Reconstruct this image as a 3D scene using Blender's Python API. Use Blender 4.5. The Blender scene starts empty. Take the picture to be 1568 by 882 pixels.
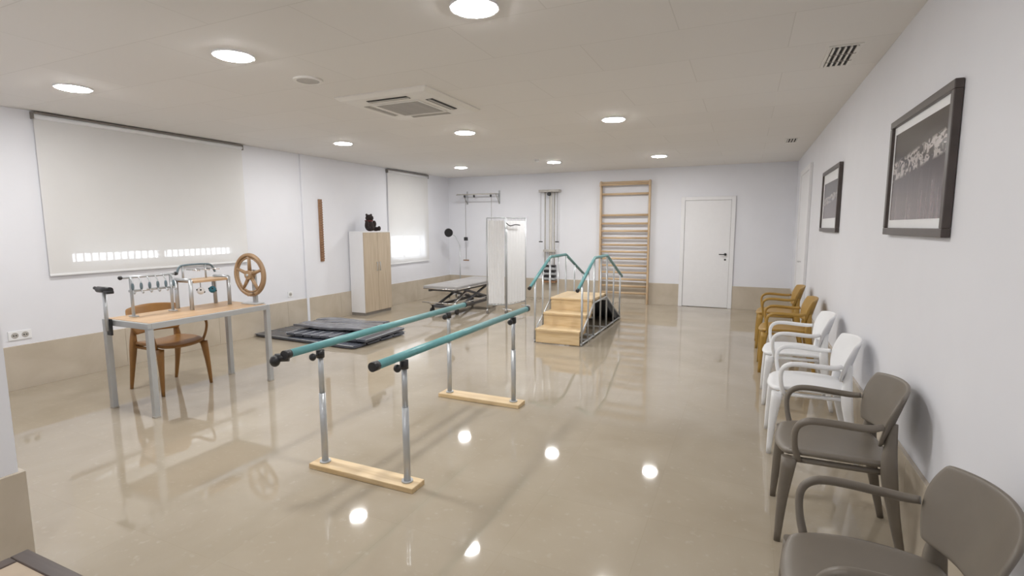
import bpy, bmesh, math, random
from mathutils import Vector, Matrix
random.seed(4)
scene=bpy.context.scene
COL=scene.collection
H=2.70; XR=.79; XL=-6.41; YB=10.57; YF=-1.6; XP=-3.06; YP=1.14; D=.43

# ------------------------------------------------------------------ materials
def mat(name,col,rough=.5,metal=0.,var=.04,scale=12.,bump=0.,spec=.5,coat=0.,emis=None,es=0.):
    m=bpy.data.materials.new(name); m.use_nodes=True
    nt=m.node_tree; b=nt.nodes["Principled BSDF"]
    b.inputs["Roughness"].default_value=rough; b.inputs["Metallic"].default_value=metal
    b.inputs["Specular IOR Level"].default_value=spec; b.inputs["Coat Weight"].default_value=coat
    tc=nt.nodes.new("ShaderNodeTexCoord"); n=nt.nodes.new("ShaderNodeTexNoise")
    n.inputs["Scale"].default_value=scale; n.inputs["Detail"].default_value=5
    nt.links.new(tc.outputs["Object"],n.inputs["Vector"])
    r=nt.nodes.new("ShaderNodeValToRGB")
    r.color_ramp.elements[0].position=.3; r.color_ramp.elements[1].position=.7
    r.color_ramp.elements[0].color=(*[max(0,c*(1-var)) for c in col],1)
    r.color_ramp.elements[1].color=(*[min(1,c*(1+var)) for c in col],1)
    nt.links.new(n.outputs["Fac"],r.inputs["Fac"]); nt.links.new(r.outputs["Color"],b.inputs["Base Color"])
    if bump:
        bp=nt.nodes.new("ShaderNodeBump"); bp.inputs["Strength"].default_value=bump; bp.inputs["Distance"].default_value=.01
        nt.links.new(n.outputs["Fac"],bp.inputs["Height"]); nt.links.new(bp.outputs["Normal"],b.inputs["Normal"])
    if emis:
        b.inputs["Emission Color"].default_value=(*emis,1); b.inputs["Emission Strength"].default_value=es
    return m
def wood(name,c1,c2,axis=1,scale=6.,rough=.4):
    m=bpy.data.materials.new(name); m.use_nodes=True
    nt=m.node_tree; b=nt.nodes["Principled BSDF"]; b.inputs["Roughness"].default_value=rough
    tc=nt.nodes.new("ShaderNodeTexCoord"); mp=nt.nodes.new("ShaderNodeMapping")
    s=[scale*5]*3; s[axis]=scale*.35; mp.inputs["Scale"].default_value=s
    n=nt.nodes.new("ShaderNodeTexNoise"); n.inputs["Scale"].default_value=1.; n.inputs["Detail"].default_value=6; n.inputs["Distortion"].default_value=.6
    r=nt.nodes.new("ShaderNodeValToRGB"); r.color_ramp.elements[0].position=.35; r.color_ramp.elements[1].position=.65
    r.color_ramp.elements[0].color=(*c1,1); r.color_ramp.elements[1].color=(*c2,1)
    nt.links.new(tc.outputs["Object"],mp.inputs["Vector"]); nt.links.new(mp.outputs["Vector"],n.inputs["Vector"])
    nt.links.new(n.outputs["Fac"],r.inputs["Fac"]); nt.links.new(r.outputs["Color"],b.inputs["Base Color"])
    return m
M={}
M['wall']=mat('wall_paint',(.78,.79,.84),.55,var=.012,scale=3,bump=.02)
M['white']=mat('white_lacquer',(.82,.82,.84),.35,var=.01)
M['whitep']=mat('white_plastic',(.84,.85,.87),.38,var=.015)
M['taupe']=mat('taupe_plastic',(.160,.137,.110),.42,var=.04)
M['mustard']=mat('mustard_plastic',(.38,.22,.04),.4,var=.05)
M['orange']=mat('ochre_brown_plastic',(.27,.125,.03),.4,var=.05)
M['metal']=mat('grey_painted_metal',(.50,.52,.54),.32,metal=.5,var=.03)
M['chrome']=mat('chrome',(.75,.75,.75),.18,metal=1.,var=.02)
M['teal']=mat('teal_tube',(.12,.32,.335),.35,var=.07,scale=20)
M['slate']=mat('slate_plastic',(.12,.17,.20),.4,var=.07)
M['black']=mat('black_plastic',(.012,.012,.014),.4,var=.1)
M['dgrey']=mat('dark_vinyl',(.065,.073,.095),.25,var=.15,scale=8,bump=.1)
M['lvinyl']=mat('grey_vinyl',(.16,.165,.185),.22,var=.25,scale=6,bump=.35)
M['piping']=mat('mat_piping',(.42,.44,.47),.4,var=.05)
M['bedtop']=mat('upholstery_grey',(.36,.35,.345),.5,var=.08,bump=.05)
M['bedframe']=mat('bed_frame_steel',(.12,.12,.13),.4,metal=.5)
M['pine']=wood('pine_wood',(.62,.44,.23),(.76,.58,.35),0)
M['pinez']=wood('pine_wood_upright',(.50,.35,.21),(.62,.46,.29),2)
M['pinex']=wood('pine_wood_rung',(.50,.35,.21),(.66,.49,.31),0)
M['tabletop']=wood('beech_table_wood',(.46,.29,.155),(.58,.39,.23),1)
M['oak']=wood('oak_laminate',(.45,.36,.26),(.54,.445,.33),2,rough=.45)
M['dwood']=wood('brown_wood',(.20,.10,.05),(.33,.18,.09),2)
M['wheel']=wood('wheel_wood',(.25,.15,.075),(.36,.23,.125),2,3)
M['walnut']=wood('dark_walnut',(.045,.03,.025),(.075,.05,.04),0)
M['beige']=mat('beige_cloth',(.45,.36,.27),.8)
M['frame']=mat('bronze_frame',(.06,.045,.04),.35,var=.15)
M['ac']=mat('ac_plastic',(.78,.76,.72),.4,var=.02)
M['grille']=mat('grille_grey',(.22,.20,.18),.5,var=.1)
M['grille2']=mat('ac_intake_grey',(.45,.43,.40),.5,var=.1)
M['dark']=mat('dark_void',(.02,.02,.02),.8)
M['ramp']=mat('ramp_rubber',(.05,.055,.065),.6,var=.2,scale=60,bump=.3)
M['shutter']=mat('shutter_slats',(.62,.62,.62),.5,var=.03)
M['bear']=mat('dark_plush',(.022,.014,.013),.95,var=.5,scale=60,bump=.8)
M['red']=mat('red_cloth',(.12,.02,.02),.8)
M['ballw']=mat('ball_white',(.8,.8,.8),.4); M['ballb']=mat('ball_blue',(.02,.15,.22),.35)
M['lamp']=mat('lamp_diffuser',(.9,.9,.9),.4,emis=(1,.985,.965),es=222)

# floor marble
m=bpy.data.materials.new('polished_marble_floor'); m.use_nodes=True; nt=m.node_tree; b=nt.nodes["Principled BSDF"]
tc=nt.nodes.new("ShaderNodeTexCoord")
def noise(nt,tc,s,d=6,out="Object",dist=0.):
    n=nt.nodes.new("ShaderNodeTexNoise"); n.inputs["Scale"].default_value=s; n.inputs["Detail"].default_value=d; n.inputs["Distortion"].default_value=dist
    nt.links.new(tc.outputs[out],n.inputs["Vector"]); return n
def ramp(nt,src,p0,c0,p1,c1):
    r=nt.nodes.new("ShaderNodeValToRGB"); e=r.color_ramp.elements
    e[0].position=p0;e[0].color=(*c0,1);e[1].position=p1;e[1].color=(*c1,1)
    nt.links.new(src,r.inputs["Fac"]); return r
def mix(nt,f,a,bb,mode='MIX'):
    x=nt.nodes.new("ShaderNodeMix"); x.data_type='RGBA'; x.blend_type=mode
    if isinstance(f,float): x.inputs[0].default_value=f
    else: nt.links.new(f,x.inputs[0])
    for i,v in ((6,a),(7,bb)):
        if isinstance(v,tuple): x.inputs[i].default_value=(*v,1)
        else: nt.links.new(v,x.inputs[i])
    return x.outputs[2]
n1=noise(nt,tc,1.6,8,dist=.5); r1=ramp(nt,n1.outputs["Fac"],.3,(.355,.30,.222),.7,(.42,.365,.284))
n2=noise(nt,tc,26,4); r2=ramp(nt,n2.outputs["Fac"],.62,(0,0,0),.78,(.6,.6,.6))
c=mix(nt,r2.outputs["Color"],r1.outputs["Color"],(.47,.42,.34))
br=nt.nodes.new("ShaderNodeTexBrick"); br.offset=0.; br.inputs["Scale"].default_value=1.; br.inputs["Brick Width"].default_value=.6; br.inputs["Row Height"].default_value=.6
br.inputs["Mortar Size"].default_value=.0015; br.inputs["Color1"].default_value=(1,1,1,1); br.inputs["Color2"].default_value=(.965,.965,.965,1); br.inputs["Mortar"].default_value=(.92,.91,.89,1)
nt.links.new(tc.outputs["Object"],br.inputs["Vector"])
c=mix(nt,1.,c,br.outputs["Color"],'MULTIPLY')
nt.links.new(c,b.inputs["Base Color"]); b.inputs["Roughness"].default_value=.04; b.inputs["IOR"].default_value=1.72
n3=noise(nt,tc,2.5,2); bp=nt.nodes.new("ShaderNodeBump"); bp.inputs["Strength"].default_value=.01; bp.inputs["Distance"].default_value=.02
nt.links.new(n3.outputs["Fac"],bp.inputs["Height"]); nt.links.new(bp.outputs["Normal"],b.inputs["Normal"])
M['floor']=m
# dado marble
m=bpy.data.materials.new('marble_dado'); m.use_nodes=True; nt=m.node_tree; b=nt.nodes["Principled BSDF"]; tc=nt.nodes.new("ShaderNodeTexCoord")
n1=noise(nt,tc,2.2,8,dist=.8); r1=ramp(nt,n1.outputs["Fac"],.3,(.46,.395,.31),.7,(.56,.495,.405))
nt.links.new(r1.outputs["Color"],b.inputs["Base Color"]); b.inputs["Roughness"].default_value=.22
M['dado']=m
# ceiling tiles
m=bpy.data.materials.new('ceiling_tiles'); m.use_nodes=True; nt=m.node_tree; b=nt.nodes["Principled BSDF"]; tc=nt.nodes.new("ShaderNodeTexCoord")
br=nt.nodes.new("ShaderNodeTexBrick"); br.offset=.5; br.inputs["Scale"].default_value=1.; br.inputs["Brick Width"].default_value=1.2; br.inputs["Row Height"].default_value=.6
br.inputs["Mortar Size"].default_value=.003; br.inputs["Color1"].default_value=(.78,.76,.735,1); br.inputs["Color2"].default_value=(.76,.74,.715,1); br.inputs["Mortar"].default_value=(.67,.65,.62,1)
nt.links.new(tc.outputs["Object"],br.inputs["Vector"]); nt.links.new(br.outputs["Color"],b.inputs["Base Color"]); b.inputs["Roughness"].default_value=.75
M['ceil']=m
# roller blind fabric (screen weave: partly see-through)
m=bpy.data.materials.new('blind_fabric'); m.use_nodes=True; nt=m.node_tree; out=nt.nodes["Material Output"]; nt.nodes.remove(nt.nodes["Principled BSDF"])
tc=nt.nodes.new("ShaderNodeTexCoord"); n=noise(nt,tc,2.,3); r=ramp(nt,n.outputs["Fac"],.3,(.80,.795,.785),.7,(.83,.825,.82))
df=nt.nodes.new("ShaderNodeBsdfDiffuse"); tl=nt.nodes.new("ShaderNodeBsdfTranslucent"); tr=nt.nodes.new("ShaderNodeBsdfTransparent")
nt.links.new(r.outputs["Color"],df.inputs["Color"]); nt.links.new(r.outputs["Color"],tl.inputs["Color"])
m1=nt.nodes.new("ShaderNodeMixShader"); m1.inputs[0].default_value=.10; nt.links.new(df.outputs[0],m1.inputs[1]); nt.links.new(tl.outputs[0],m1.inputs[2])
m2=nt.nodes.new("ShaderNodeMixShader"); m2.inputs[0].default_value=.10; nt.links.new(m1.outputs[0],m2.inputs[1]); nt.links.new(tr.outputs[0],m2.inputs[2])
nt.links.new(m2.outputs[0],out.inputs["Surface"]); M['blind']=m
# bird photograph print
def print_mat(name,seed,horizon):
    m=bpy.data.materials.new(name); m.use_nodes=True; nt=m.node_tree; b=nt.nodes["Principled BSDF"]; b.inputs["Roughness"].default_value=.12
    tc=nt.nodes.new("ShaderNodeTexCoord"); sp=nt.nodes.new("ShaderNodeSeparateXYZ"); nt.links.new(tc.outputs["Generated"],sp.inputs[0])
    base=ramp(nt,sp.outputs["Z"],.1,(.11,.08,.085),.65,(.03,.021,.023))
    mp=nt.nodes.new("ShaderNodeMapping"); mp.inputs["Scale"].default_value=(1,28,1.5); mp.inputs["Location"].default_value=(seed,seed,0)
    nt.links.new(tc.outputs["Generated"],mp.inputs["Vector"]); st=nt.nodes.new("ShaderNodeTexNoise"); st.inputs["Scale"].default_value=1.; st.inputs["Detail"].default_value=4
    nt.links.new(mp.outputs["Vector"],st.inputs["Vector"]); stc=ramp(nt,st.outputs["Fac"],.45,(0,0,0),.75,(.14,.105,.11))
    low=ramp(nt,sp.outputs["Z"],.35,(1,1,1),.62,(0,0,0))
    stl=mix(nt,1.,stc.outputs["Color"],low.outputs["Color"],'MULTIPLY')
    c=mix(nt,1.,base.outputs["Color"],stl,'ADD')
    mp2=nt.nodes.new("ShaderNodeMapping"); mp2.inputs["Scale"].default_value=(1,12,11); mp2.inputs["Location"].default_value=(seed,seed,seed)
    nt.links.new(tc.outputs["Generated"],mp2.inputs["Vector"]); v=nt.nodes.new("ShaderNodeTexNoise"); v.inputs["Scale"].default_value=1.; v.inputs["Detail"].default_value=5; v.inputs["Distortion"].default_value=1.6
    nt.links.new(mp2.outputs["Vector"],v.inputs["Vector"]); bl=ramp(nt,v.outputs["Fac"],.45,(0,0,0),.52,(1,1,1))
    z=nt.nodes.new("ShaderNodeMapRange"); z.interpolation_type='SMOOTHSTEP'
    mpy=nt.nodes.new("ShaderNodeMath"); mpy.operation='MULTIPLY_ADD'; mpy.inputs[1].default_value=.14; nt.links.new(sp.outputs["Y"],mpy.inputs[0]); nt.links.new(sp.outputs["Z"],mpy.inputs[2])
    d=nt.nodes.new("ShaderNodeMath"); d.operation='SUBTRACT'; d.inputs[1].default_value=horizon; nt.links.new(mpy.outputs[0],d.inputs[0])
    a=nt.nodes.new("ShaderNodeMath"); a.operation='ABSOLUTE'; nt.links.new(d.outputs[0],a.inputs[0])
    nt.links.new(a.outputs[0],z.inputs["Value"]); z.inputs["From Min"].default_value=.08; z.inputs["From Max"].default_value=.13; z.inputs["To Min"].default_value=1; z.inputs["To Max"].default_value=0
    mu=nt.nodes.new("ShaderNodeMath"); mu.operation='MULTIPLY'; nt.links.new(bl.outputs["Color"],mu.inputs[0]); nt.links.new(z.outputs[0],mu.inputs[1])
    c=mix(nt,mu.outputs[0],c,(.50,.46,.45)); nt.links.new(c,b.inputs["Base Color"]); return m
M['print1']=print_mat('bird_flock_print',3.,.70); M['print2']=print_mat('shore_print',8.,.60)

# ------------------------------------------------------------------ geometry helpers
def mk(name,verts,faces,mt,smooth=False):
    me=bpy.data.meshes.new(name); me.from_pydata([tuple(v) for v in verts],[],faces); me.materials.append(mt)
    if smooth:
        for p in me.polygons: p.use_smooth=True
    me.update(); o=bpy.data.objects.new(name,me); COL.objects.link(o); return o
def box(name,lo,hi,mt,bev=0.):
    lo=Vector(lo);hi=Vector(hi);c=(lo+hi)/2;h=(hi-lo)/2
    v=[(sx*h.x,sy*h.y,sz*h.z) for sx in(-1,1) for sy in(-1,1) for sz in(-1,1)]
    f=[(0,1,3,2),(4,6,7,5),(0,4,5,1),(2,3,7,6),(0,2,6,4),(1,5,7,3)]
    o=mk(name,v,f,mt); o.location=c
    if bev:
        md=o.modifiers.new('b','BEVEL'); md.width=bev; md.segments=2
    return o
def prism(name,pts,axis,a,b_,mt,bev=0.):
    n=len(pts); V=[]
    for t in(a,b_):
        for p in pts:
            q=list(p); q.insert(axis,t); V.append(q)
    F=[tuple(range(n))[::-1],tuple(range(n,2*n))]+[(i,(i+1)%n,(i+1)%n+n,i+n) for i in range(n)]
    o=mk(name,V,F,mt)
    bm=bmesh.new(); bm.from_mesh(o.data); bmesh.ops.recalc_face_normals(bm,faces=bm.faces); bm.to_mesh(o.data); bm.free()
    if bev:
        md=o.modifiers.new('b','BEVEL'); md.width=bev; md.segments=2
    return o
def catmull(P,k=6):
    P=[Vector(p) for p in P]; 
    if len(P)<3: return P
    Q=[P[0]*2-P[1]]+P+[P[-1]*2-P[-2]]; out=[]
    for i in range(1,len(Q)-2):
        for j in range(k):
            t=j/k; a,b,c,d=Q[i-1],Q[i],Q[i+1],Q[i+2]
            out.append(.5*((2*b)+(-a+c)*t+(2*a-5*b+4*c-d)*t*t+(-a+3*b-3*c+d)*t**3))
    out.append(P[-1]); return out
def sweep(name,P,R,mt,n=10,k=1,aspect=1.,up=Vector((0,0,1)),close=False,pw=1.):
    m0=len(P)
    if not hasattr(R,'__len__'): R=[R]*m0
    if k>1:
        RR=[v.x for v in catmull([(r,0,0) for r in R],k)]; PP=catmull(P,k)
    else: PP=[Vector(p) for p in P]; RR=R
    L=len(PP); V=[];F=[]
    prev=None
    for i,p in enumerate(PP):
        if close: t=(PP[(i+1)%L]-PP[i-1])
        else: t=PP[min(i+1,L-1)]-PP[max(i-1,0)]
        t.normalize()
        if prev is None:
            a=up if abs(t.dot(up))<.95 else Vector((1,0,0))
            u=(a-t*a.dot(t)).normalized()
        else: u=(prev-t*prev.dot(t)).normalized()
        prev=u; w=t.cross(u)
        for j in range(n):
            an=2*math.pi*j/n; ca,sa=math.cos(an),math.sin(an)
            if pw!=1.: ca=math.copysign(abs(ca)**pw,ca); sa=math.copysign(abs(sa)**pw,sa)
            V.append(p+u*ca*RR[i]+w*sa*RR[i]*aspect)
    for i in range(L if close else L-1):
        for j in range(n):
            i2=(i+1)%L
            F.append((i*n+j,i*n+(j+1)%n,i2*n+(j+1)%n,i2*n+j))
    if not close:
        F.append(tuple(range(n))[::-1]); F.append(tuple((L-1)*n+j for j in range(n)))
    o=mk(name,V,F,mt,True)
    bm=bmesh.new(); bm.from_mesh(o.data); bmesh.ops.recalc_face_normals(bm,faces=bm.faces)
    for f in bm.faces:
        if len(f.verts)>4: f.smooth=False
    bm.to_mesh(o.data); bm.free()
    return o
def rod(name,a,b,r,mt,n=14): return sweep(name,[a,b],r,mt,n)
def disc(name,c,r,z0,z1,mt,n=40): return rod(name,(c[0],c[1],z0),(c[0],c[1],z1),r,mt,n)
def ball(name,c,s,mt,seg=20,ring=12):
    bm=bmesh.new(); bmesh.ops.create_uvsphere(bm,u_segments=seg,v_segments=ring,radius=1.)
    for v in bm.verts: v.co=Vector((v.co.x*s[0],v.co.y*s[1],v.co.z*s[2]))
    me=bpy.data.meshes.new(name); bm.to_mesh(me); bm.free(); me.materials.append(mt)
    for p in me.polygons: p.use_smooth=True
    o=bpy.data.objects.new(name,me); o.location=c; COL.objects.link(o); return o
def torus(name,c,R,r,mt,axis='y',n=48,m_=10):
    P=[]
    for i in range(n):
        a=2*math.pi*i/n; x,z=R*math.cos(a),R*math.sin(a)
        P.append(Vector(c)+(Vector((x,0,z)) if axis=='y' else Vector((x,z,0)) if axis=='z' else Vector((0,x,z))))
    return sweep(name,P,r,mt,m_,close=True,up=Vector((0,1,0)) if axis=='y' else Vector((0,0,1)) if axis=='z' else Vector((1,0,0)))
def group(name,parts,loc=(0,0,0),rotz=0.,local=False):
    e=bpy.data.objects.new(name,None); e.empty_display_size=.1; COL.objects.link(e)
    e.location=loc; e.rotation_euler=(0,0,rotz)
    for p in parts:
        p.parent=e
        if not local: p.matrix_parent_inverse=Matrix.Translation(-Vector(loc))
    return e

# ------------------------------------------------------------------ room shell
T=.2
box('floor',(XL-T,YF-T,-.1),(XR+T,YB+T,0),M['floor'])
box('ceiling',(XL-T,YF-T,H),(XR+T,YB+T,H+.1),M['ceil'])
box('wall_back',(XL-T,YB,0),(XR+T,YB+T,H),M['wall'])
box('wall_right',(XR,YF-T,0),(XR+T,YB,H),M['wall'])
box('wall_front',(XP-T,YF-T,0),(XR,YF,H),M['wall'])
box('wall_entry',(XP-.3,YF-T,0),(XP,YP,H),M['wall'])
box('wall_front_left',(XL-T,YP-.25,0),(XP-.3,YP,H),M['wall'])
W1=(3.02,5.00,1.17,2.52); W2=(8.36,9.55,.92,2.50)
def wallpart(y0,y1,z0,z1): return box('part',(XL-T,y0,z0),(XL,y1,z1),M['wall'])
ps=[wallpart(YP-.25,W1[0],0,H),wallpart(W1[0],W1[1],0,W1[2]),wallpart(W1[0],W1[1],W1[3],H),wallpart(W1[1],W2[0],0,H),
    wallpart(W2[0],W2[1],0,W2[2]),wallpart(W2[0],W2[1],W2[3],H),wallpart(W2[1],YB,0,H)]
bpy.ops.object.select_all(action='DESELECT')
for p in ps: p.select_set(True)
bpy.context.view_layer.objects.active=ps[0]; bpy.ops.object.join(); ps[0].name='wall_left'
box('trim_pilaster',(XL,6.12,0),(XL+.03,6.17,H-.001),M['wall'],.004)
def dado(name,axis,a,b,pos,side,step=1.15):
    parts=[];t=.022;x=a;i=0
    while x<b-.01:
        e=min(x+step,b)
        lo,hi=(pos,pos+side*t) if side>0 else (pos+side*t,pos)
        if axis=='y': o=box('panel_%d'%i,(lo,x+.0008,0),(hi,e-.0008,D),M['dado'],.002)
        else: o=box('panel_%d'%i,(x+.0008,lo,0),(e-.0008,hi,D),M['dado'],.002)
        parts.append(o); x=e;i+=1
    return group(name,parts,(pos if axis=='y' else a,a if axis=='y' else pos,0))
dado('baseboard_left','y',YP,YB,XL,1)
dado('baseboard_right','y',YF,8.15,XR,-1)
dado('baseboard_right_far','y',9.62,YB,XR,-1)
dado('baseboard_back','x',XL,-1.16,YB,-1)
dado('baseboard_back_corner','x',-.2,XR,YB,-1)
dado('baseboard_entry','y',YF,YP+.02,XP,1)
dado('baseboard_front_left','x',XL,XP,YP,1)

# windows
def window(name,w,yb0,yb1,zb0,zb1,opn,grille):
    y0,y1,z0,z1=w; P=[]
    xo=XL-T
    fr=.05
    mid=(y0+y1)/2
    P.append(box('frame_bottom',(xo+.03,y0,z0),(xo+.08,y1,z0+.035),M['white'],.003))
    P.append(box('frame_top',(xo+.03,y0,z1-fr),(xo+.08,y1,z1),M['white'],.003))
    for i,yy in enumerate((y0,mid-.03,y1-fr)): P.append(box('stile_%d'%i,(xo+.03,yy,z0),(xo+.08,yy+(.06 if i==1 else fr),z1),M['white'],.003))
    z=z0+.035+opn; i=0
    while z<z1:
        P.append(box('slat_%d'%i,(xo+.005,y0,z-.002),(xo+.022,y1,min(z+.05,z1)),M['shutter'],.001)); z+=.05;i+=1
    if grille:
        n=26
        for i in range(n):
            yy=y0+.06+(y1-y0-.12)*i/(n-1); P.append(box('grille_%d'%i,(xo-.03,yy-.009,z0),(xo-.016,yy+.009,z0+opn+.06),M['white']))
    group('window_'+name,P,(XL,y0,z0))
    B=[]
    x=XL+.03
    B.append(mk('fabric',[(x,yb0,zb0+.02),(x,yb1,zb0+.02),(x,yb1,zb1-.02),(x,yb0,zb1-.02)],[(0,1,2,3)],M['blind']))
    B.append(box('hem_bar',(x-.006,yb0,zb0),(x+.009,yb1,zb0+.022),M['whitep'],.004))
    B.append(rod('roller',(XL+.03,yb0,zb1-.01),(XL+.03,yb1,zb1-.01),.024,M['whitep']))
    B.append(box('bracket_1',(XL,yb0-.012,zb1-.04),(XL+.055,yb0,zb1+.03),M['grille'],.003))
    B.append(box('bracket_2',(XL,yb1,zb1-.04),(XL+.055,yb1+.012,zb1+.03),M['grille'],.003))
    B.append(box('head_rail',(XL,yb0,zb1+.012),(XL+.06,yb1,zb1+.03),M['grille'],.003))
    group('roller_blind',B,(XL,yb0,zb0))
window('1',W1,2.80,5.09,1.08,2.66,.085,True)
window('2',W2,8.27,9.66,.82,2.65,.42,False)

def door_back():
    x0,x1=-1.09,-.27; z=2.05;P=[]
    P.append(box('leaf',(x0,YB-.022,.008),(x1,YB-.004,z),M['white'],.003))
    P.append(box('jamb_left',(x0-.075,YB-.034,0),(x0-.004,YB-.0005,z+.07),M['white'],.004))
    P.append(box('jamb_right',(x1+.004,YB-.034,0),(x1+.075,YB-.0005,z+.07),M['white'],.004))
    P.append(box('head',(x0-.004,YB-.034,z+.004),(x1+.004,YB-.0005,z+.07),M['white'],.004))
    P.append(box('shadow_gap',(x0-.004,YB-.004,0),(x1+.004,YB-.0005,z+.004),M['grille']))
    P.append(rod('rose',(x1-.07,YB-.022,1.03),(x1-.07,YB-.034,1.03),.025,M['black']))
    P.append(rod('lever_stem',(x1-.07,YB-.03,1.03),(x1-.07,YB-.07,1.03),.009,M['black']))
    P.append(rod('lever',(x1-.06,YB-.068,1.03),(x1-.18,YB-.068,1.03),.009,M['black']))
    P.append(rod('lock',(x1-.07,YB-.022,.93),(x1-.07,YB-.032,.93),.018,M['black']))
    group('door_1',P,(x0,YB,0))
door_back()
def door_right():
    y0,y1=8.28,9.50; z=2.34;P=[]
    mid=(y0+y1)/2
    P.append(box('leaf_1',(XR-.022,y0,.008),(XR-.004,mid-.002,z),M['white'],.003))
    P.append(box('leaf_2',(XR-.022,mid+.002,.008),(XR-.004,y1,z),M['white'],.003))
    P.append(box('jamb_1',(XR-.036,y0-.09,0),(XR-.0005,y0-.004,z+.08),M['white'],.004))
    P.append(box('jamb_2',(XR-.036,y1+.004,0),(XR-.0005,y1+.09,z+.08),M['white'],.004))
    P.append(box('head',(XR-.036,y0-.004,z+.004),(XR-.0005,y1+.004,z+.08),M['white'],.004))
    P.append(box('shadow_gap',(XR-.004,y0-.004,0),(XR-.0005,y1+.004,z+.004),M['grille']))
    P.append(rod('handle_stem',(XR-.022,mid-.07,1.03),(XR-.065,mid-.07,1.03),.009,M['chrome']))
    P.append(rod('handle',(XR-.062,mid-.06,1.03),(XR-.062,mid-.18,1.03),.009,M['chrome']))
    group('door_2',P,(XR,y0,0))
door_right()

# ------------------------------------------------------------------ ceiling fixtures
def annulus(name,c,r0,r1,z0,z1,mt,n=48):
    V=[];F=[]
    for i in range(n):
        a=2*math.pi*i/n
        for r,z in((r0,z0),(r1,z0),(r1,z1),(r0,z1)): V.append((c[0]+r*math.cos(a),c[1]+r*math.sin(a),z))
    for i in range(n):
        j=(i+1)%n
        for k in range(4): F.append((4*i+k,4*i+(k+1)%4,4*j+(k+1)%4,4*j+k))
    return mk(name,V,F,mt,False)
def downlight(x,y): group('ceiling_downlight',[annulus('trim_ring',(x,y),.108,.128,H-.012,H+.002,M['whitep']),disc('diffuser',(x,y),.109,H-.016,H-.002,M['lamp'])],(x,y,H))
for y in(2.5,5.6,8.78):
    for x in(-5.04,-3.15,-1.34): downlight(x,y)
downlight(-1.34,-.6)  # unseen lamp behind the camera, added as fill; extends the downlight grid
def ac():
    x0,x1,y0,y1=-3.36,-2.41,3.64,4.60; P=[]
    cx,cy=(x0+x1)/2,(y0+y1)/2
    def fr(s,z): return [(cx-s,cy-s,z),(cx+s,cy-s,z),(cx+s,cy+s,z),(cx-s,cy+s,z)]
    V=fr(.475,H)+fr(.475,H-.012)+fr(.44,H-.035)+fr(.24,H-.04)+fr(.235,H-.03)
    F=[]
    for l in range(4):
        for k in range(4): F.append((4*l+k,4*l+(k+1)%4,4*l+4+(k+1)%4,4*l+4+k))
    F.append((16,17,18,19)); P.append(mk('panel',V,F,M['ac']))
    for i in range(16):
        t=-.215+i*.43/15; P.append(box('intake_slat_%d'%i,(cx-.225,cy+t-.008,H-.046),(cx+.225,cy+t+.008,H-.034),M['grille2']))
    P.append(box('intake_back',(cx-.225,cy-.225,H-.034),(cx+.225,cy+.225,H-.031),M['grille']))
    P+= [box('intake_rim_a',(cx-.245,cy-.245,H-.05),(cx+.245,cy-.225,H-.034),M['ac'],.003),box('intake_rim_b',(cx-.245,cy+.225,H-.05),(cx+.245,cy+.245,H-.034),M['ac'],.003),
         box('intake_rim_c',(cx-.245,cy-.225,H-.05),(cx-.225,cy+.225,H-.034),M['ac'],.003),box('intake_rim_d',(cx+.225,cy-.225,H-.05),(cx+.245,cy+.225,H-.034),M['ac'],.003)]
    for i,(dx,dy) in enumerate(((1,0),(-1,0),(0,1),(0,-1))):
        c=(cx+dx*.335,cy+dy*.335); hx,hy=(.035,.21) if dx else (.21,.035)
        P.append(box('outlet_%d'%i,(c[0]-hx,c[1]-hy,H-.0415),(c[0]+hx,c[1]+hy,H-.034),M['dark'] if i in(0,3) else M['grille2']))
        q=.014
        P.append(box('flap_%d'%i,(c[0]-(q if dx else hx),c[1]-(q if dy else hy),H-.047),(c[0]+(q if dx else hx),c[1]+(q if dy else hy),H-.040),M['grille2'],.002))
    group('air_conditioner_cassette',P,(cx,cy,H))
ac()
group('ceiling_speaker',[annulus('rim',(-3.15,3.14),.085,.11,H-.012,H+.001,M['ac']),disc('mesh',(-3.15,3.14),.086,H-.008,H,M['grille2'])],(-3.15,3.14,H))
def vent(x0,x1,y0,y1,n):
    P=[box('plate',(x0,y0,H-.006),(x1,y1,H+.001),M['ac'],.002),box('void',(x0+.02,y0+.02,H-.007),(x1-.02,y1-.02,H-.0055),M['dark'])]
    for i in range(n):
        x=x0+.03+(x1-x0-.06)*i/(n-1); P.append(box('blade_%d'%i,(x-.006,y0+.02,H-.016),(x+.006,y1-.02,H-.006),M['ac']))
    for i in (1,2):
        y=y0+(y1-y0)*i/3; P.append(box('bar_%d'%i,(x0+.02,y-.004,H-.017),(x1-.02,y+.004,H-.006),M['grille']))
    group('ceiling_vent',P,(x0,y0,H))
vent(.43,.62,3.98,4.46,5); vent(.42,.58,7.8,8.15,4)
group('smoke_detector',[disc('base',(-3.3,8.35),.05,H-.012,H,M['whitep']),disc('sensor',(-3.3,8.35),.035,H-.04,H-.012,M['whitep'])],(-3.3,8.35,H))

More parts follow.
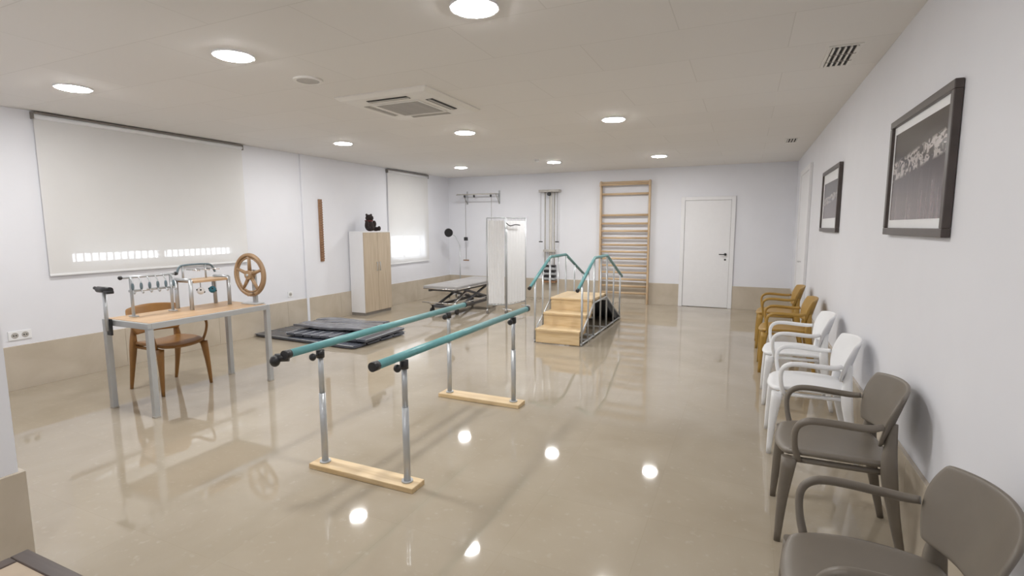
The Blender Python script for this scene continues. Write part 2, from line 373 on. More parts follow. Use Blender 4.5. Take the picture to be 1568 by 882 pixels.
# ------------------------------------------------------------------ pictures
def picture(y0,y1,z0,z1,mt,mx,mz):
    f=.04; x=XR; P=[]
    P.append(box('frame_bottom',(x-.035,y0,z0),(x-.002,y1,z0+f),M['frame'],.004))
    P.append(box('frame_top',(x-.035,y0,z1-f),(x-.002,y1,z1),M['frame'],.004))
    P.append(box('frame_side_1',(x-.035,y0,z0+f),(x-.002,y0+f,z1-f),M['frame'],.004))
    P.append(box('frame_side_2',(x-.035,y1-f,z0+f),(x-.002,y1,z1-f),M['frame'],.004))
    P.append(box('mat_board',(x-.018,y0+f,z0+f),(x-.010,y1-f,z1-f),M['whitep']))
    P.append(box('print',(x-.021,y0+f+mx,z0+f+mz),(x-.0185,y1-f-mx,z1-f-mz),mt))
    group('framed_picture',P,(x,y0,z0))
picture(2.76,3.80,1.51,2.165,M['print1'],.045,.045)
picture(5.66,6.82,1.50,2.15,M['print2'],.10,.10)

# ------------------------------------------------------------------ parallel bars
def pbars():
    P=[];xa,xb=-2.45,-1.80;zb=.815
    for i,(y0,y1) in enumerate(((2.37,2.50),(3.93,4.08))):
        P.append(box('base_plank_%d'%i,(-2.53,y0,0),(-1.72,y1,.035),M['pine'],.004))
        yc=(y0+y1)/2
        for j,x in enumerate((xa,xb)):
            P.append(disc('foot_flange_%d%d'%(i,j),(x,yc),.035,.035,.045,M['metal'],20))
            P.append(rod('post_%d%d'%(i,j),(x,yc,.035),(x,yc,.5),.021,M['metal']))
            P.append(rod('post_inner_%d%d'%(i,j),(x,yc,.5),(x,yc,.755),.017,M['metal']))
            P.append(rod('collar_%d%d'%(i,j),(x,yc,.735),(x,yc,.785),.026,M['black']))
            P.append(rod('knob_stem_%d%d'%(i,j),(x,yc,.76),(x,yc-.06,.755),.007,M['black'])); P.append(ball('knob_%d%d'%(i,j),(x,yc-.065,.752),(.024,.02,.024),M['black']))
    for j,x in enumerate((xa,xb)):
        P.append(rod('handrail_%d'%j,(x,2.19,zb),(x,4.30,zb),.0245,M['teal'],20))
        P.append(rod('end_cap_%d'%j,(x,2.15,zb),(x,2.195,zb),.027,M['black'],20)); P.append(rod('end_cap_far_%d'%j,(x,4.295,zb),(x,4.33,zb),.027,M['black'],20))
    P.append(rod('swivel_clamp',(xa-.06,2.14,zb-.02),(xa+.0,2.19,zb-.02),.026,M['black'])); P.append(ball('swivel_knob',(xa-.05,2.13,zb-.035),(.03,.03,.035),M['black']))
    group('parallel_bars',P,(-2.12,3.2,0))
pbars()

# ------------------------------------------------------------------ chairs
def squircle_grid(n,fn,k=.36):
    V=[];F=[]
    for i in range(n+1):
        for j in range(n+1):
            s=-1+2*i/n; t=-1+2*j/n
            V.append(fn(s*math.sqrt(1-k*t*t),t*math.sqrt(1-k*s*s)))
    for i in range(n):
        for j in range(n):
            a=i*(n+1)+j; F.append((a,a+1,a+n+2,a+n+1))
    return V,F
def chair(mt,loc,rotz):
    P=[]
    V,F=squircle_grid(12,lambda u,v:(.250*u+.005,.245*v,.448-.014*(1-v*v)*(1-.3*u)-.02*max(0,u)**4+.012*v**4),.28)
    o=mk('seat',V,F,mt,True); md=o.modifiers.new('s','SOLIDIFY'); md.thickness=.030; md.offset=-1; o.modifiers.new('u','SUBSURF').render_levels=1; P.append(o)
    def bk(u,v):
        w=.258*(1+.10*v-.03*v*v); z=.680+.135*v - .020*u*u*(1.3 if v<0 else .35)*abs(v)
        x=-.232-.05*(v+1)/2-.012*v+.085*u*u
        return (x,w*u,z)
    V,F=squircle_grid(14,bk,.22); o=mk('backrest',V,F,mt,True); md=o.modifiers.new('s','SOLIDIFY'); md.thickness=.018; md.offset=0; o.modifiers.new('u','SUBSURF').render_levels=1; P.append(o)
    for s in(-1,1):
        P.append(sweep('front_leg_%d'%(s+1),[(.235,s*.238,0),(.222,s*.228,.22),(.200,s*.214,.435)],[.015,.024,.036],mt,14,4,.8,pw=.7))
        P.append(sweep('rear_leg_%d'%(s+1),[(-.285,s*.218,0),(-.235,s*.218,.24),(-.205,s*.214,.43),(-.205,s*.205,.55),(-.215,s*.19,.66)],[.015,.025,.034,.026,.015],mt,14,4,.8,pw=.7))
        P.append(sweep('armrest_%d'%(s+1),[(.165,s*.225,.43),(.185,s*.252,.52),(.185,s*.268,.60),(.150,s*.275,.643),(.08,s*.278,.655),(-.06,s*.274,.648),(-.12,s*.262,.648),(-.16,s*.245,.655)],[.014,.012,.0125,.014,.0145,.0145,.014,.012],mt,12,5,1.2))
        P.append(rod('side_rail_%d'%(s+1),(.19,s*.205,.425),(-.2,s*.2,.425),.014,mt))
    P.append(rod('cross_rail',(-.205,-.2,.425),(-.205,.2,.425),.014,mt))
    group('plastic_armchair',P,loc,rotz,local=True)
for x,y,mt in((.41,1.79,'taupe'),(.445,2.98,'taupe'),(.445,4.08,'whitep'),(.44,5.15,'whitep'),(.43,6.25,'mustard'),(.42,7.45,'mustard')):
    chair(M[mt],(x,y,0),math.pi)
chair(M['orange'],(-5.12,3.14,0),0.)

# ------------------------------------------------------------------ hand therapy table
def ttable():
    x0,x1,y0,y1,z=-5.0,-4.37,2.52,3.70,.79;P=[]
    P.append(box('top',(x0+.025,y0+.025,z-.02),(x1-.025,y1-.025,z+.004),M['tabletop'],.003))
    P.append(box('rim_1',(x0,y0,z-.05),(x1,y0+.03,z),M['metal'],.003)); P.append(box('rim_2',(x0,y1-.03,z-.05),(x1,y1,z),M['metal'],.003))
    P.append(box('rim_3',(x0,y0+.03,z-.05),(x0+.03,y1-.03,z),M['metal'],.003)); P.append(box('rim_4',(x1-.03,y0+.03,z-.05),(x1,y1-.03,z),M['metal'],.003))
    for i,(x,y) in enumerate(((x0,y0),(x1-.045,y0),(x0,y1-.045),(x1-.045,y1-.045))):
        P.append(box('leg_%d'%i,(x,y,.012),(x+.045,y+.045,z-.04),M['metal'],.004)); P.append(box('foot_%d'%i,(x-.002,y-.002,0),(x+.047,y+.047,.014),M['grille2'],.003))
    group('therapy_table',P,(x0,y0,0)); zt=z+.005
    xb=-4.93
    Q=[box('clamp',(-4.90,2.498,.66),(-4.84,2.517,.80),M['black'],.004),rod('post',(-4.87,2.49,.70),(-4.87,2.49,1.03),.015,M['metal']),
       rod('roller',(-4.95,2.49,1.05),(-4.78,2.49,1.05),.026,M['black']),rod('grip',(-4.95,2.49,1.05),(-5.0,2.49,1.06),.014,M['black']),box('weight',(-4.83,2.46,1.02),(-4.77,2.515,1.045),M['black'],.006)]
    group('wrist_roller',Q,(-4.87,2.49,.7))
    Q=[]; xa=-4.83
    for y in(2.68,3.02): 
        Q.append(rod('post',(xa,y,zt),(xa,y,1.14),.013,M['metal'])); Q.append(box('foot',(xa-.04,y-.02,zt),(xa+.04,y+.02,zt+.01),M['metal'],.002))
    Q.append(rod('top_bar',(xa,2.60,1.14),(xa,3.07,1.14),.011,M['metal'])); Q.append(rod('low_bar',(xa,2.66,1.02),(xa,3.05,1.02),.010,M['metal']))
    for i in range(6):
        y=2.67+i*.07
        Q.append(sweep('hook_%d'%i,[(xa+.01,y,1.135),(xa+.04,y,1.10),(xa+.04,y,1.03),(xa+.055,y,1.0),(xa+.075,y,1.015)],.006,M['metal'],8,4))
        Q.append(ball('grip_%d'%i,(xa+.04,y,1.06),(.012,.012,.035),M['slate']))
    Q.append(ball('bar_end_1',(xa,2.60,1.14),(.018,.018,.018),M['black'])); Q.append(ball('bar_end_2',(xa,3.07,1.14),(.018,.018,.018),M['black']))
    group('finger_exercise_rack',Q,(xa,2.8,zt))
    Q=[];a,b=3.13,3.52; xf=-4.72
    for y in(a,b):
        for x in (xb,xf): Q.append(rod('post',(x,y,zt),(x,y,1.075),.018,M['metal']))
        Q.append(rod('side_bar',(xb,y,1.075),(xf,y,1.075),.016,M['metal']))
    Q.append(box('shelf_board',(xb-.02,a+.02,1.045),(xf+.02,b-.02,1.068),M['tabletop'],.003))
    for y in(a+.06,b-.10): Q.append(rod('upper_post',(xb+.02,y,1.06),(xb+.02,y,1.20),.009,M['metal']))
    Q.append(sweep('upper_bar',[(xb+.02,a-.0,1.12),(xb+.02,a+.03,1.19),(xb+.02,a+.1,1.205),(xb+.02,b-.12,1.205),(xb+.02,b-.04,1.19),(xb+.02,b,1.12)],.010,M['slate'],10,5))
    for i in range(3): Q.append(rod('cross_rod_%d'%i,(xb+.02,a+.1+i*.1,1.16),(xf,a+.1+i*.1,1.16),.006,M['chrome']))
    for i,(y,mm) in enumerate(((3.24,'ballw'),(3.36,'ballb'))):
        Q.append(rod('cord_%d'%i,(xf-.02,y,1.045),(xf-.02,y,.99),.003,M['black'])); Q.append(ball('ball_%d'%i,(xf-.02,y,.962),(.034,.034,.034),M[mm]))
        for k in range(5): Q.append(ball('patch_%d%d'%(i,k),(xf-.02+.03*math.cos(k*1.25-.6),y+.03*math.sin(k*1.25-.6),.962+.012*(-1)**k),(.009,.009,.009),M['black'],8,6))
    group('hand_exercise_frame',Q,((xb+xf)/2,(a+b)/2,zt))
    cx,cy,cz=-4.53,3.62,1.09;R=.20
    Q=[torus('rim',(cx,cy,cz),R,.02,M['wheel']),torus('rim_inner',(cx,cy,cz),R-.03,.009,M['wheel'])]
    for k in range(5):
        an=math.pi/2+k*2*math.pi/5; d=Vector((math.cos(an),0,math.sin(an)))
        Q.append(sweep('spoke_%d'%k,[Vector((cx,cy,cz))+d*.03,Vector((cx,cy,cz))+d*(R-.01)],[.02,.014],M['wheel'],10))
    Q.append(rod('hub',(cx,cy-.03,cz),(cx,cy+.03,cz),.045,M['wheel'],24)); Q.append(rod('axle',(cx,cy-.04,cz),(cx,cy+.06,cz),.012,M['metal']))
    Q.append(box('stand',(cx-.025,cy+.035,zt),(cx+.025,cy+.06,cz+.05),M['metal'],.003)); Q.append(box('stand_foot',(cx-.10,cy-.04,zt),(cx+.10,cy+.07,zt+.012),M['metal'],.002))
    Q.append(rod('handle',(cx+.06,cy-.02,cz-.19),(cx+.06,cy-.085,cz-.19),.014,M['wheel']))
    group('shoulder_exercise_wheel',Q,(cx,cy,zt))
ttable()

# ------------------------------------------------------------------ cabinet + bear
def cabinet():
    x0,x1,y0,y1,z=-6.385,-6.06,7.14,7.88,1.49;P=[]
    P.append(box('plinth',(x0,y0+.01,0),(x1-.02,y1-.01,.05),M['grille']))
    P.append(box('side_1',(x0,y0,.05),(x1-.018,y0+.02,z-.02),M['white'],.002)); P.append(box('side_2',(x0,y1-.02,.05),(x1-.018,y1,z-.02),M['white'],.002))
    P.append(box('top',(x0,y0,z-.02),(x1,y1,z),M['white'],.002)); P.append(box('bottom',(x0,y0+.02,.05),(x1-.018,y1-.02,.07),M['white'])); P.append(box('back',(x0,y0+.02,.07),(x0+.01,y1-.02,z-.02),M['white']))
    mid=(y0+y1)/2
    P.append(box('door_left',(x1-.018,y0+.002,.055),(x1,mid-.002,z-.022),M['oak'],.002)); P.append(box('door_right',(x1-.018,mid+.002,.055),(x1,y1-.002,z-.022),M['oak'],.002))
    for k,s in enumerate((-1,1)):
        y=mid+s*.04; P.append(rod('handle_%d'%k,(x1+.022,y,.78),(x1+.022,y,.94),.006,M['metal'])); 
        for zz in(.79,.93): P.append(rod('handle_stub_%d'%k,(x1,y,zz),(x1+.022,y,zz),.005,M['metal']))
    group('storage_cabinet',P,(x0,y0,0))
    cx,cy=-6.20,7.47; P=[]
    spec=[((0,0,.10),(.075,.085,.10)),((.01,0,.235),(.068,.075,.065)),((0,.06,.29),(.018,.026,.026)),((0,-.06,.29),(.018,.026,.026)),
          ((.06,0,.222),(.032,.036,.028)),((.035,.10,.13),(.035,.04,.065)),((.035,-.10,.13),(.035,.04,.065)),((.085,.08,.04),(.075,.04,.04)),((.085,-.08,.04),(.075,.04,.04)),
          ((.15,.09,.05),(.026,.038,.045)),((.15,-.09,.05),(.026,.038,.045))]
    bs=[ball('b',(cx+c[0],cy+c[1],z+c[2]),s,M['bear'],16,10) for c,s in spec]
    bpy.ops.object.select_all(action='DESELECT')
    for b_ in bs: b_.select_set(True)
    bpy.context.view_layer.objects.active=bs[0]; bpy.ops.object.join(); bs[0].name='body'
    r=bs[0].modifiers.new('r','REMESH'); r.mode='VOXEL'; r.voxel_size=.008; sm=bs[0].modifiers.new('sm','SMOOTH'); sm.iterations=3
    P.append(bs[0]); P.append(ball('nose',(cx+.093,cy,z+.232),(.01,.013,.009),M['black']))
    for s in(-1,1): P.append(ball('eye_%d'%(s+1),(cx+.068,cy+s*.03,z+.255),(.008,.008,.008),M['black']))
    P.append(torus('neck_ribbon',(cx,cy,z+.185),.062,.014,M['red'],'z'))
    group('teddy_bear',P,(cx,cy,z))
cabinet()

# ------------------------------------------------------------------ wall things left
group('wooden_finger_ladder',[box('board',(XL+.001,6.47,1.0),(XL+.028,6.54,2.02),M['dwood'],.004)]+[box('notch_%d'%i,(XL+.028,6.475,1.04+i*.04),(XL+.042,6.535,1.055+i*.04),M['dwood'],.003) for i in range(24)],(XL,6.5,1.0))
def outlet(y,z,n,x=XL):
    P=[box('plate',(x+.0005,y-.045*n,z-.045),(x+.010,y+.045*n,z+.045),M['whitep'],.003)]
    for i in range(n):
        yy=y+(i-(n-1)/2)*.08; P.append(rod('socket_%d'%i,(x+.010,yy,z),(x+.012,yy,z),.028,M['grille2'],24)); 
        for s in(-1,1): P.append(rod('hole_%d%d'%(i,s),(x+.012,yy+s*.01,z),(x+.0135,yy+s*.01,z),.006,M['black'],10))
    group('wall_socket',P,(x,y,z))
outlet(2.52,.53,2); outlet(5.81,.53,1)

# ------------------------------------------------------------------ mats
def matslab(cx,cy,z0,th,lx,ly,rot,mt,nseg=4,wav=0.,axis=1,pipe=True):
    P=[]
    L,W=(lx,ly) if axis==1 else (ly,lx)
    w=W/nseg
    for i in range(nseg):
        bm=bmesh.new(); bmesh.ops.create_cube(bm,size=1.)
        bmesh.ops.subdivide_edges(bm,edges=bm.edges[:],cuts=7,use_grid_fill=True)
        y0=-W/2+i*w
        for v in bm.verts:
            x,y,z=v.co
            puff=(1-(2*x)**4*.8)*(1-(2*y)**2)
            X=x*L; Y=y0+w/2+y*w*.99
            zz=z*th*(.62+.38*puff)+wav*(math.sin(7*X+3*Y+i)*.5+math.sin(21*Y-5*X)*.35)
            v.co=Vector((X,Y,zz)) if axis==1 else Vector((Y,X,zz))
        bmesh.ops.recalc_face_normals(bm,faces=bm.faces)
        me=bpy.data.meshes.new('section_%d'%i); bm.to_mesh(me); bm.free(); me.materials.append(mt)
        for p in me.polygons: p.use_smooth=True
        o=bpy.data.objects.new('section_%d'%i,me); COL.objects.link(o); o.modifiers.new('s','SUBSURF').render_levels=1; P.append(o)
    if pipe:
        for i in range(nseg+1):
            Y=-W/2+i*w; a=(-L/2,Y,th*.31); b=(L/2,Y,th*.31)
            if axis!=1: a=(Y,-L/2,th*.31); b=(Y,L/2,th*.31)
            P.append(rod('piping_%d'%i,a,b,.005,M['piping'],8))
    group('exercise_mat',P,(cx,cy,z0+th/2),rot,local=True)
matslab(-5.44,5.62,0,.055,1.88,1.06,-.04,M['dgrey'],4)
matslab(-5.15,5.64,.056,.055,1.35,.92,.05,M['dgrey'],9,.004,axis=0)
matslab(-5.34,5.76,.128,.05,1.20,.66,.12,M['lvinyl'],4,.018,axis=1,pipe=False)

# ------------------------------------------------------------------ treatment bed (lying along the room, foot end to the camera)
def bed():
    x0,x1,y0,y1=0.,1.9,0.,.70; z=.50;P=[]
    P.append(box('foot_cushion',(x0,y0,z-.045),(x0+.60,y1,z+.02),M['bedtop'],.02)); P.append(box('body_cushion',(x0+.61,y0,z-.045),(x0+1.44,y1,z+.02),M['bedtop'],.02)); P.append(box('head_cushion',(x0+1.45,y0,z-.045),(x1,y1,z+.02),M['bedtop'],.02))
    for i,y in enumerate((y0+.08,y1-.12)):
        P.append(box('upper_rail_%d'%i,(x0+.05,y,z-.09),(x1-.1,y+.04,z-.045),M['bedframe'],.004)); P.append(box('lower_rail_%d'%i,(x0+.15,y,.10),(x1-.2,y+.04,.15),M['bedframe'],.004))
        P.append(rod('scissor_a_%d'%i,(x0+.3,y+.02,.13),(x1-.5,y+.02,z-.07),.024,M['bedframe'])); P.append(rod('scissor_b_%d'%i,(x0+.4,y+.02,z-.07),(x1-.3,y+.02,.13),.024,M['bedframe']))
    for i,x in enumerate((x0+.15,x1-.24)):
        P.append(box('cross_%d'%i,(x,y0+.08,.10),(x+.04,y1-.08,.15),M['bedframe'],.004)); P.append(box('cross_top_%d'%i,(x,y0+.08,z-.09),(x+.04,y1-.08,z-.045),M['bedframe'],.004))
        for j,y in enumerate((y0+.08,y1-.1)):
            P.append(rod('caster_stem',(x+.02,y+.02,.06),(x+.02,y+.02,.11),.01,M['chrome'])); P.append(rod('caster',(x+.02,y+.0,.05),(x+.02,y+.04,.05),.05,M['black'],24))
    P.append(rod('actuator',(x0+.5,(y0+y1)/2,.14),(x1-.7,(y0+y1)/2,z-.08),.03,M['chrome']))
    P.append(rod('foot_bar',(x0+.05,y0-.03,.22),(x1-.2,y0-.03,.22),.010,M['chrome'])); P.append(rod('foot_bar_end',(x0-.03,y0,.22),(x0-.03,y1,.22),.010,M['chrome']))
    for x in (x0+.3,x1-.4): P.append(rod('foot_bar_arm',(x,y0-.03,.22),(x,y0+.1,.13),.008,M['chrome']))
    for y in (y0+.1,y1-.1): P.append(rod('end_arm',(x0-.03,y,.22),(x0+.17,y,.13),.008,M['chrome']))
    P.append(rod('side_rail',(x0+.02,y0-.015,z-.03),(x1-.1,y0-.015,z-.03),.009,M['chrome'])); P.append(rod('end_rail',(x0-.015,y0+.02,z-.03),(x0-.015,y1-.02,z-.03),.009,M['chrome']))
    group('treatment_bed',P,(-4.56,7.74,0),math.pi/2,local=True)
bed()
# ------------------------------------------------------------------ folding screen
def screen():
    P=[];pts=[(-4.22,8.22),(-3.89,8.36),(-3.76,8.96)]
    zt,zb=1.72,.16
    for i in range(2):
        a=Vector((*pts[i],0));b=Vector((*pts[i+1],0));d=(b-a).normalized(); n=d.cross(Vector((0,0,1)))
        a=a+d*.012;b=b-d*.012
        for q,nm in((a,'a'),(b,'b')):
            P.append(rod('post_%s%d'%(nm,i),q+Vector((0,0,.07)),q+Vector((0,0,zt)),.011,M['metal']))
            P.append(rod('caster_%s%d'%(nm,i),q+n*.012+Vector((0,0,.028)),q-n*.012+Vector((0,0,.028)),.028,M['grille'],20)); P.append(rod('caster_stem_%s%d'%(nm,i),q+Vector((0,0,.03)),q+Vector((0,0,.08)),.006,M['chrome']))
            P.append(rod('foot_%s%d'%(nm,i),q+n*.10+Vector((0,0,.075)),q-n*.10+Vector((0,0,.075)),.009,M['whitep']))
        for z in(zt,zb): P.append(rod('rail_%d%.1f'%(i,z),a+Vector((0,0,z)),b+Vector((0,0,z)),.010,M['metal']))
        V=[];F=[];k=36
        a2=a+d*.02;b2=b-d*.02
        for j in range(k+1):
            q=a2+(b2-a2)*j/k+n*.004*math.sin(j*1.1)
            V+= [q+Vector((0,0,zb+.02)),q+Vector((0,0,zt-.05))]
        for j in range(k): F.append((2*j,2*j+2,2*j+3,2*j+1))
        P.append(mk('curtain_%d'%i,V,F,M['whitep'],True))
        for z in (zb+.02,zt-.05):
            for j in range(5):
                q=a2+(b2-a2)*(j+.5)/5; P.append(rod('tie',q+Vector((0,0,z)),q+Vector((0,0,zt if z>1 else zb)),.004,M['whitep'],8))
    P.append(sweep('hook',[(-3.87,8.32,1.63),(-3.84,8.42,1.58),(-3.80,8.56,1.60),(-3.77,8.7,1.59)],.009,M['black'],8,4))
    group('folding_privacy_screen',P,(-4.0,8.4,0))
screen()

# ------------------------------------------------------------------ infrared lamp on stand
def lamp():
    P=[];bx,by=-5.78,9.98
    for k in range(5):
        a=k*2*math.pi/5; P.append(rod('foot_%d'%k,(bx,by,.09),(bx+.25*math.cos(a),by+.25*math.sin(a),.05),.011,M['metal'])); P.append(ball('caster_%d'%k,(bx+.25*math.cos(a),by+.25*math.sin(a),.026),(.02,.02,.026),M['black']))
    P.append(rod('pole',(bx,by,.08),(bx,by,1.15),.012,M['metal'])); P.append(rod('arm_1',(bx,by,1.15),(bx-.12,by+.02,1.35),.008,M['metal'])); P.append(rod('arm_2',(bx-.12,by+.02,1.35),(bx-.31,by+.03,1.45),.008,M['metal']))
    P.append(sweep('lamp_head',[(bx-.39,by+.04,1.47),(bx-.36,by+.035,1.465),(bx-.30,by+.0,1.45),(bx-.25,by-.05,1.43)],[.03,.05,.085,.095],M['black'],24,4))
    group('infrared_therapy_lamp',P,(bx,by,0))
lamp()

# ------------------------------------------------------------------ back wall pulleys
def pulley_frame():
    P=[];y=YB
    z=2.29
    P.append(rod('top_bar',(-5.93,y-.20,z),(-5.05,y-.20,z),.014,M['grille2'])); P.append(rod('front_bar',(-5.93,y-.45,z-.02),(-5.05,y-.45,z-.02),.012,M['grille2']))
    for i,x in enumerate((-5.90,-5.08)):
        P.append(box('wall_plate_%d'%i,(x-.02,y-.012,z-.22),(x+.02,y-.0005,z+.08),M['metal'],.003)); P.append(rod('arm_%d'%i,(x,y-.01,z),(x,y-.46,z-.01),.011,M['grille2'])); P.append(rod('brace_%d'%i,(x,y-.01,z-.2),(x,y-.2,z),.008,M['grille2']))
    for i,(x,zz) in enumerate(((-5.86,.80),(-5.62,1.35),(-5.20,1.30))):
        P.append(rod('pulley_%d'%i,(x-.01,y-.2,z-.04),(x+.01,y-.2,z-.04),.03,M['black'],20)); 
        if i!=1: P.append(rod('rope_%d'%i,(x,y-.17,z-.04),(x,y-.17,zz),.004,M['grille'])); 
        if i==0: P.append(rod('handle_%d'%i,(x-.07,y-.17,zz),(x+.07,y-.17,zz),.014,M['dwood'])); P.append(box('bag_%d'%i,(x-.04,y-.2,zz+.45),(x+.04,y-.14,zz+.53),M['black'],.01))
    P.append(box('weight',(-5.23,y-.2,1.22),(-5.17,y-.14,1.32),M['metal'],.006))
    group('overhead_pulley_frame',P,(-5.5,y,.8))
pulley_frame()
def tower():
    P=[];y=YB;x0,x1=-4.05,-3.64
    P.append(box('top_board',(x0-.02,y-.18,2.29),(x1+.02,y-.0005,2.34),M['grille2'],.004)); P.append(box('bottom_board',(x0+.05,y-.16,.36),(x1-.05,y-.022,.40),M['dwood'],.004))
    for i,x in enumerate((x0+.10,(x0+x1)/2,x1-.10)): P.append(rod('guide_rod_%d'%i,(x,y-.09,.38),(x,y-.09,2.30),.014 if i!=1 else .008,M['grille2']))
    for i in range(6): P.append(box('weight_%d'%i,(x0+.07,y-.15,.42+i*.055),(x1-.07,y-.035,.465+i*.055),M['black'] if i%2 else M['metal'],.004))
    P.append(box('carriage',(x0+.07,y-.14,1.02),(x1-.07,y-.05,1.07),M['grille2'],.004)); P.append(box('wall_rail',((x0+x1)/2-.03,y-.06,.38),((x0+x1)/2+.03,y-.0005,2.3),M['ac'],.003))
    for i,x in enumerate((x0+.02,x1-.02)): P.append(rod('rope_%d'%i,(x,y-.14,2.3),(x,y-.14,1.25),.004,M['grille'])); P.append(rod('grip_%d'%i,(x-.04,y-.14,1.24),(x+.04,y-.14,1.24),.012,M['black']))
    P.append(rod('pulley',((x0+x1)/2,y-.16,2.25),((x0+x1)/2,y-.12,2.25),.04,M['black'],20))
    group('wall_pulley_tower',P,((x0+x1)/2,y,.36))
tower()
def wallbars():
    P=[];x0,x1=-2.75,-1.74;y=YB
    for i,x in enumerate((x0,x1-.035)):
        P.append(box('upright_%d'%i,(x,y-.125,0),(x+.035,y-.025,2.47),M['pinez'],.005))
        for z in(.5,1.2,2.2): P.append(box('bracket',(x+.005,y-.03,z),(x+.03,y-.0005,z+.06),M['metal']))
    zs=[2.21,1.79,1.62,1.47,1.33,1.19,1.05,.91,.77,.63,.49,.35,.21]
    for i,z in enumerate(zs): P.append(sweep('rung_%d'%i,[(x0+.03,y-.085,z),(x1-.03,y-.085,z)],.0215,M['pinex'],14,1,.75))
    P.append(sweep('top_rung',[(x0+.03,y-.135,2.40),(x1-.03,y-.135,2.40)],.023,M['pinex'],14)); P.append(box('top_board',(x0+.035,y-.11,2.40),(x1-.035,y-.09,2.46),M['pinex'],.003))
    for i,x in enumerate((x0,x1-.035)): P.append(box('top_ear_%d'%i,(x,y-.165,2.36),(x+.035,y-.12,2.45),M['pinez'],.005))
    group('wall_bars',P,((x0+x1)/2,y,0))
wallbars()

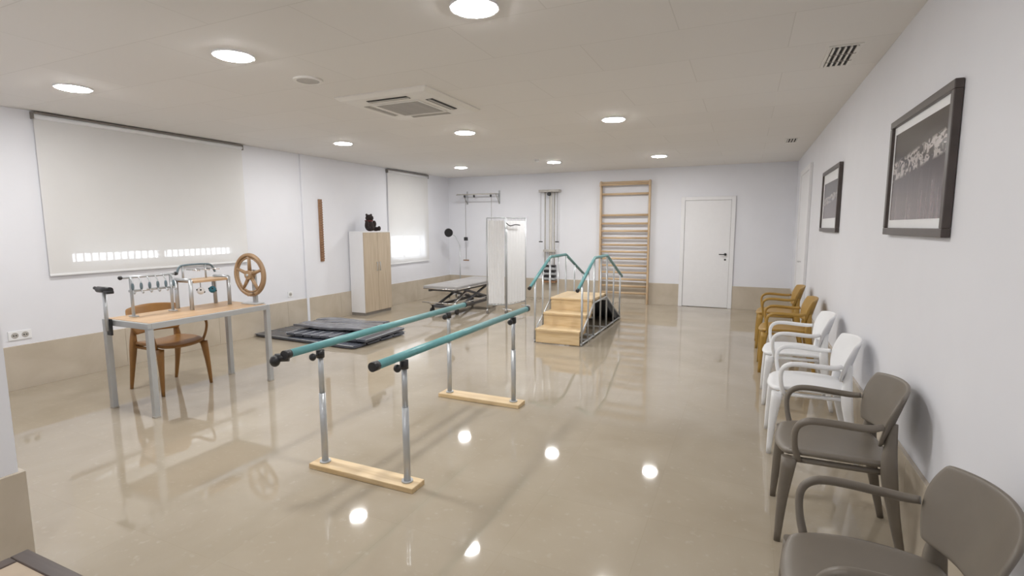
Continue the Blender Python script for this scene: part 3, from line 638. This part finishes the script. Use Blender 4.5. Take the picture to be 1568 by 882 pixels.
# ------------------------------------------------------------------ training stairs with ramp
def stairs():
    P=[];x0,x1=-2.53,-1.92
    ys=[6.37,6.67,6.97,7.72];zs=[.20,.375,.55]
    for i in range(3):
        ye=ys[i+1]
        P.append(box('riser_%d'%i,(x0,ys[i],.012 if i==0 else zs[i-1]),(x1,ys[i]+.02,zs[i]-.025),M['pine'],.002))
        P.append(box('tread_%d'%i,(x0-.005,ys[i]-.012,zs[i]-.028),(x1+.005,ye+.005,zs[i]),M['pine'],.004))
        for x in (x0+.004,x1-.024): P.append(box('edge_beam_%d'%i,(x,ys[i]+.02,zs[i]-.075),(x+.02,ye,zs[i]-.028),M['pine'],.002))
    for i,y in enumerate((6.69,7.0,7.68)):
        P.append(rod('cross_tube_%d'%i,(x0-.02,y,zs[i]-.09),(x1+.02,y,zs[i]-.09),.0125,M['metal']))
        P.append(rod('floor_tube_%d'%i,(x0-.02,y,.03),(x1+.02,y,.03),.0125,M['metal']))
    P.append(prism('ramp_deck',[(7.72,.52),(7.72,.55),(8.74,.03),(8.74,.0)],0,x0,x1,M['ramp']))
    for j,x in enumerate((x0,x1-.02)): P.append(prism('ramp_side_%d'%j,[(7.73,.40),(7.73,.518),(8.70,.02),(8.70,.01),(8.46,.01)],0,x+.001,x+.019,M['ramp']))
    for j,x in enumerate((x0-.022,x1+.022)):
        pr=[(6.40,.86),(6.98,1.115),(7.70,1.115),(8.62,.76)]
        for k,(y,z) in enumerate(pr):
            P.append(rod('post_%d%d'%(j,k),(x,y,0),(x,y,z),.0145,M['metal']))
        P.append(rod('post_%d_mid'%j,(x,6.69,0),(x,6.69,.98),.0125,M['metal'])); P.append(rod('post_%d_rmid'%j,(x,8.15,0),(x,8.15,.94),.0125,M['metal'])); P.append(rod('post_%d_pmid'%j,(x,7.34,0),(x,7.34,1.12),.0125,M['metal']))
        P.append(rod('base_rail_%d'%j,(x,6.38,.03),(x,8.65,.03),.0125,M['metal'])); P.append(rod('deck_rail_%d'%j,(x,6.98,.50),(x,7.70,.50),.0125,M['metal']))
        P.append(rod('stair_rail_%d'%j,(x,6.40,.16),(x,6.98,.50),.0125,M['metal'])); P.append(rod('ramp_rail_%d'%j,(x,7.70,.50),(x,8.62,.06),.0125,M['metal']))
        P.append(sweep('handrail_%d'%j,[(x,6.22,.77),(x,6.95,1.115),(x,7.00,1.13),(x,7.68,1.13),(x,7.73,1.115),(x,8.75,.72)],.0215,M['teal'],16))
        P.append(rod('cap_%d'%j,(x,6.19,.756),(x,6.22,.77),.0235,M['black']))
    group('training_stairs',P,((x0+x1)/2,7.4,0))
stairs()

# ------------------------------------------------------------------ low table in near-left corner
def lowtable():
    P=[]; z=.45; l,w=.60,.50
    P.append(box('top_inset',(.05,.05,z-.02),(l-.05,w-.05,z-.004),M['beige']))
    P.append(box('edge_1',(0,0,z-.035),(l,.05,z),M['walnut'],.004)); P.append(box('edge_2',(0,w-.05,z-.035),(l,w,z),M['walnut'],.004))
    P.append(box('edge_3',(0,.05,z-.035),(.05,w-.05,z),M['walnut'],.004)); P.append(box('edge_4',(l-.05,.05,z-.035),(l,w-.05,z),M['walnut'],.004))
    for i,(x,y) in enumerate(((.01,.01),(l-.05,.01),(.01,w-.05),(l-.05,w-.05))): P.append(box('leg_%d'%i,(x,y,0),(x+.04,y+.04,z-.03),M['walnut'],.003))
    group('low_side_table',P,(-2.24,.335,0),0,local=True)
lowtable()

# ------------------------------------------------------------------ world + camera
w=bpy.data.worlds.new('daylight'); scene.world=w; w.use_nodes=True
bg=w.node_tree.nodes['Background']; bg.inputs[0].default_value=(.88,.94,1,1); bg.inputs[1].default_value=7.
f,pitch,roll,yaw,h=788.993,.1184,-.0031,.4246,1.5633
F_=Vector((-math.sin(yaw)*math.cos(pitch),math.cos(yaw)*math.cos(pitch),-math.sin(pitch)))
R_=Vector((math.cos(yaw),math.sin(yaw),0)); U_=R_.cross(F_)
R2=math.cos(roll)*R_+math.sin(roll)*U_; U2=-math.sin(roll)*R_+math.cos(roll)*U_
cam=bpy.data.cameras.new('camera'); cam.sensor_width=36; cam.lens=f/1568*36; cam.clip_start=.05
co=bpy.data.objects.new('camera',cam); COL.objects.link(co)
mw=Matrix(((R2.x,U2.x,-F_.x,0),(R2.y,U2.y,-F_.y,0),(R2.z,U2.z,-F_.z,h),(0,0,0,1)))
co.matrix_world=mw; scene.camera=co
scene.view_settings.view_transform='Standard'; scene.view_settings.exposure=0
scene.view_settings.gamma=1.06
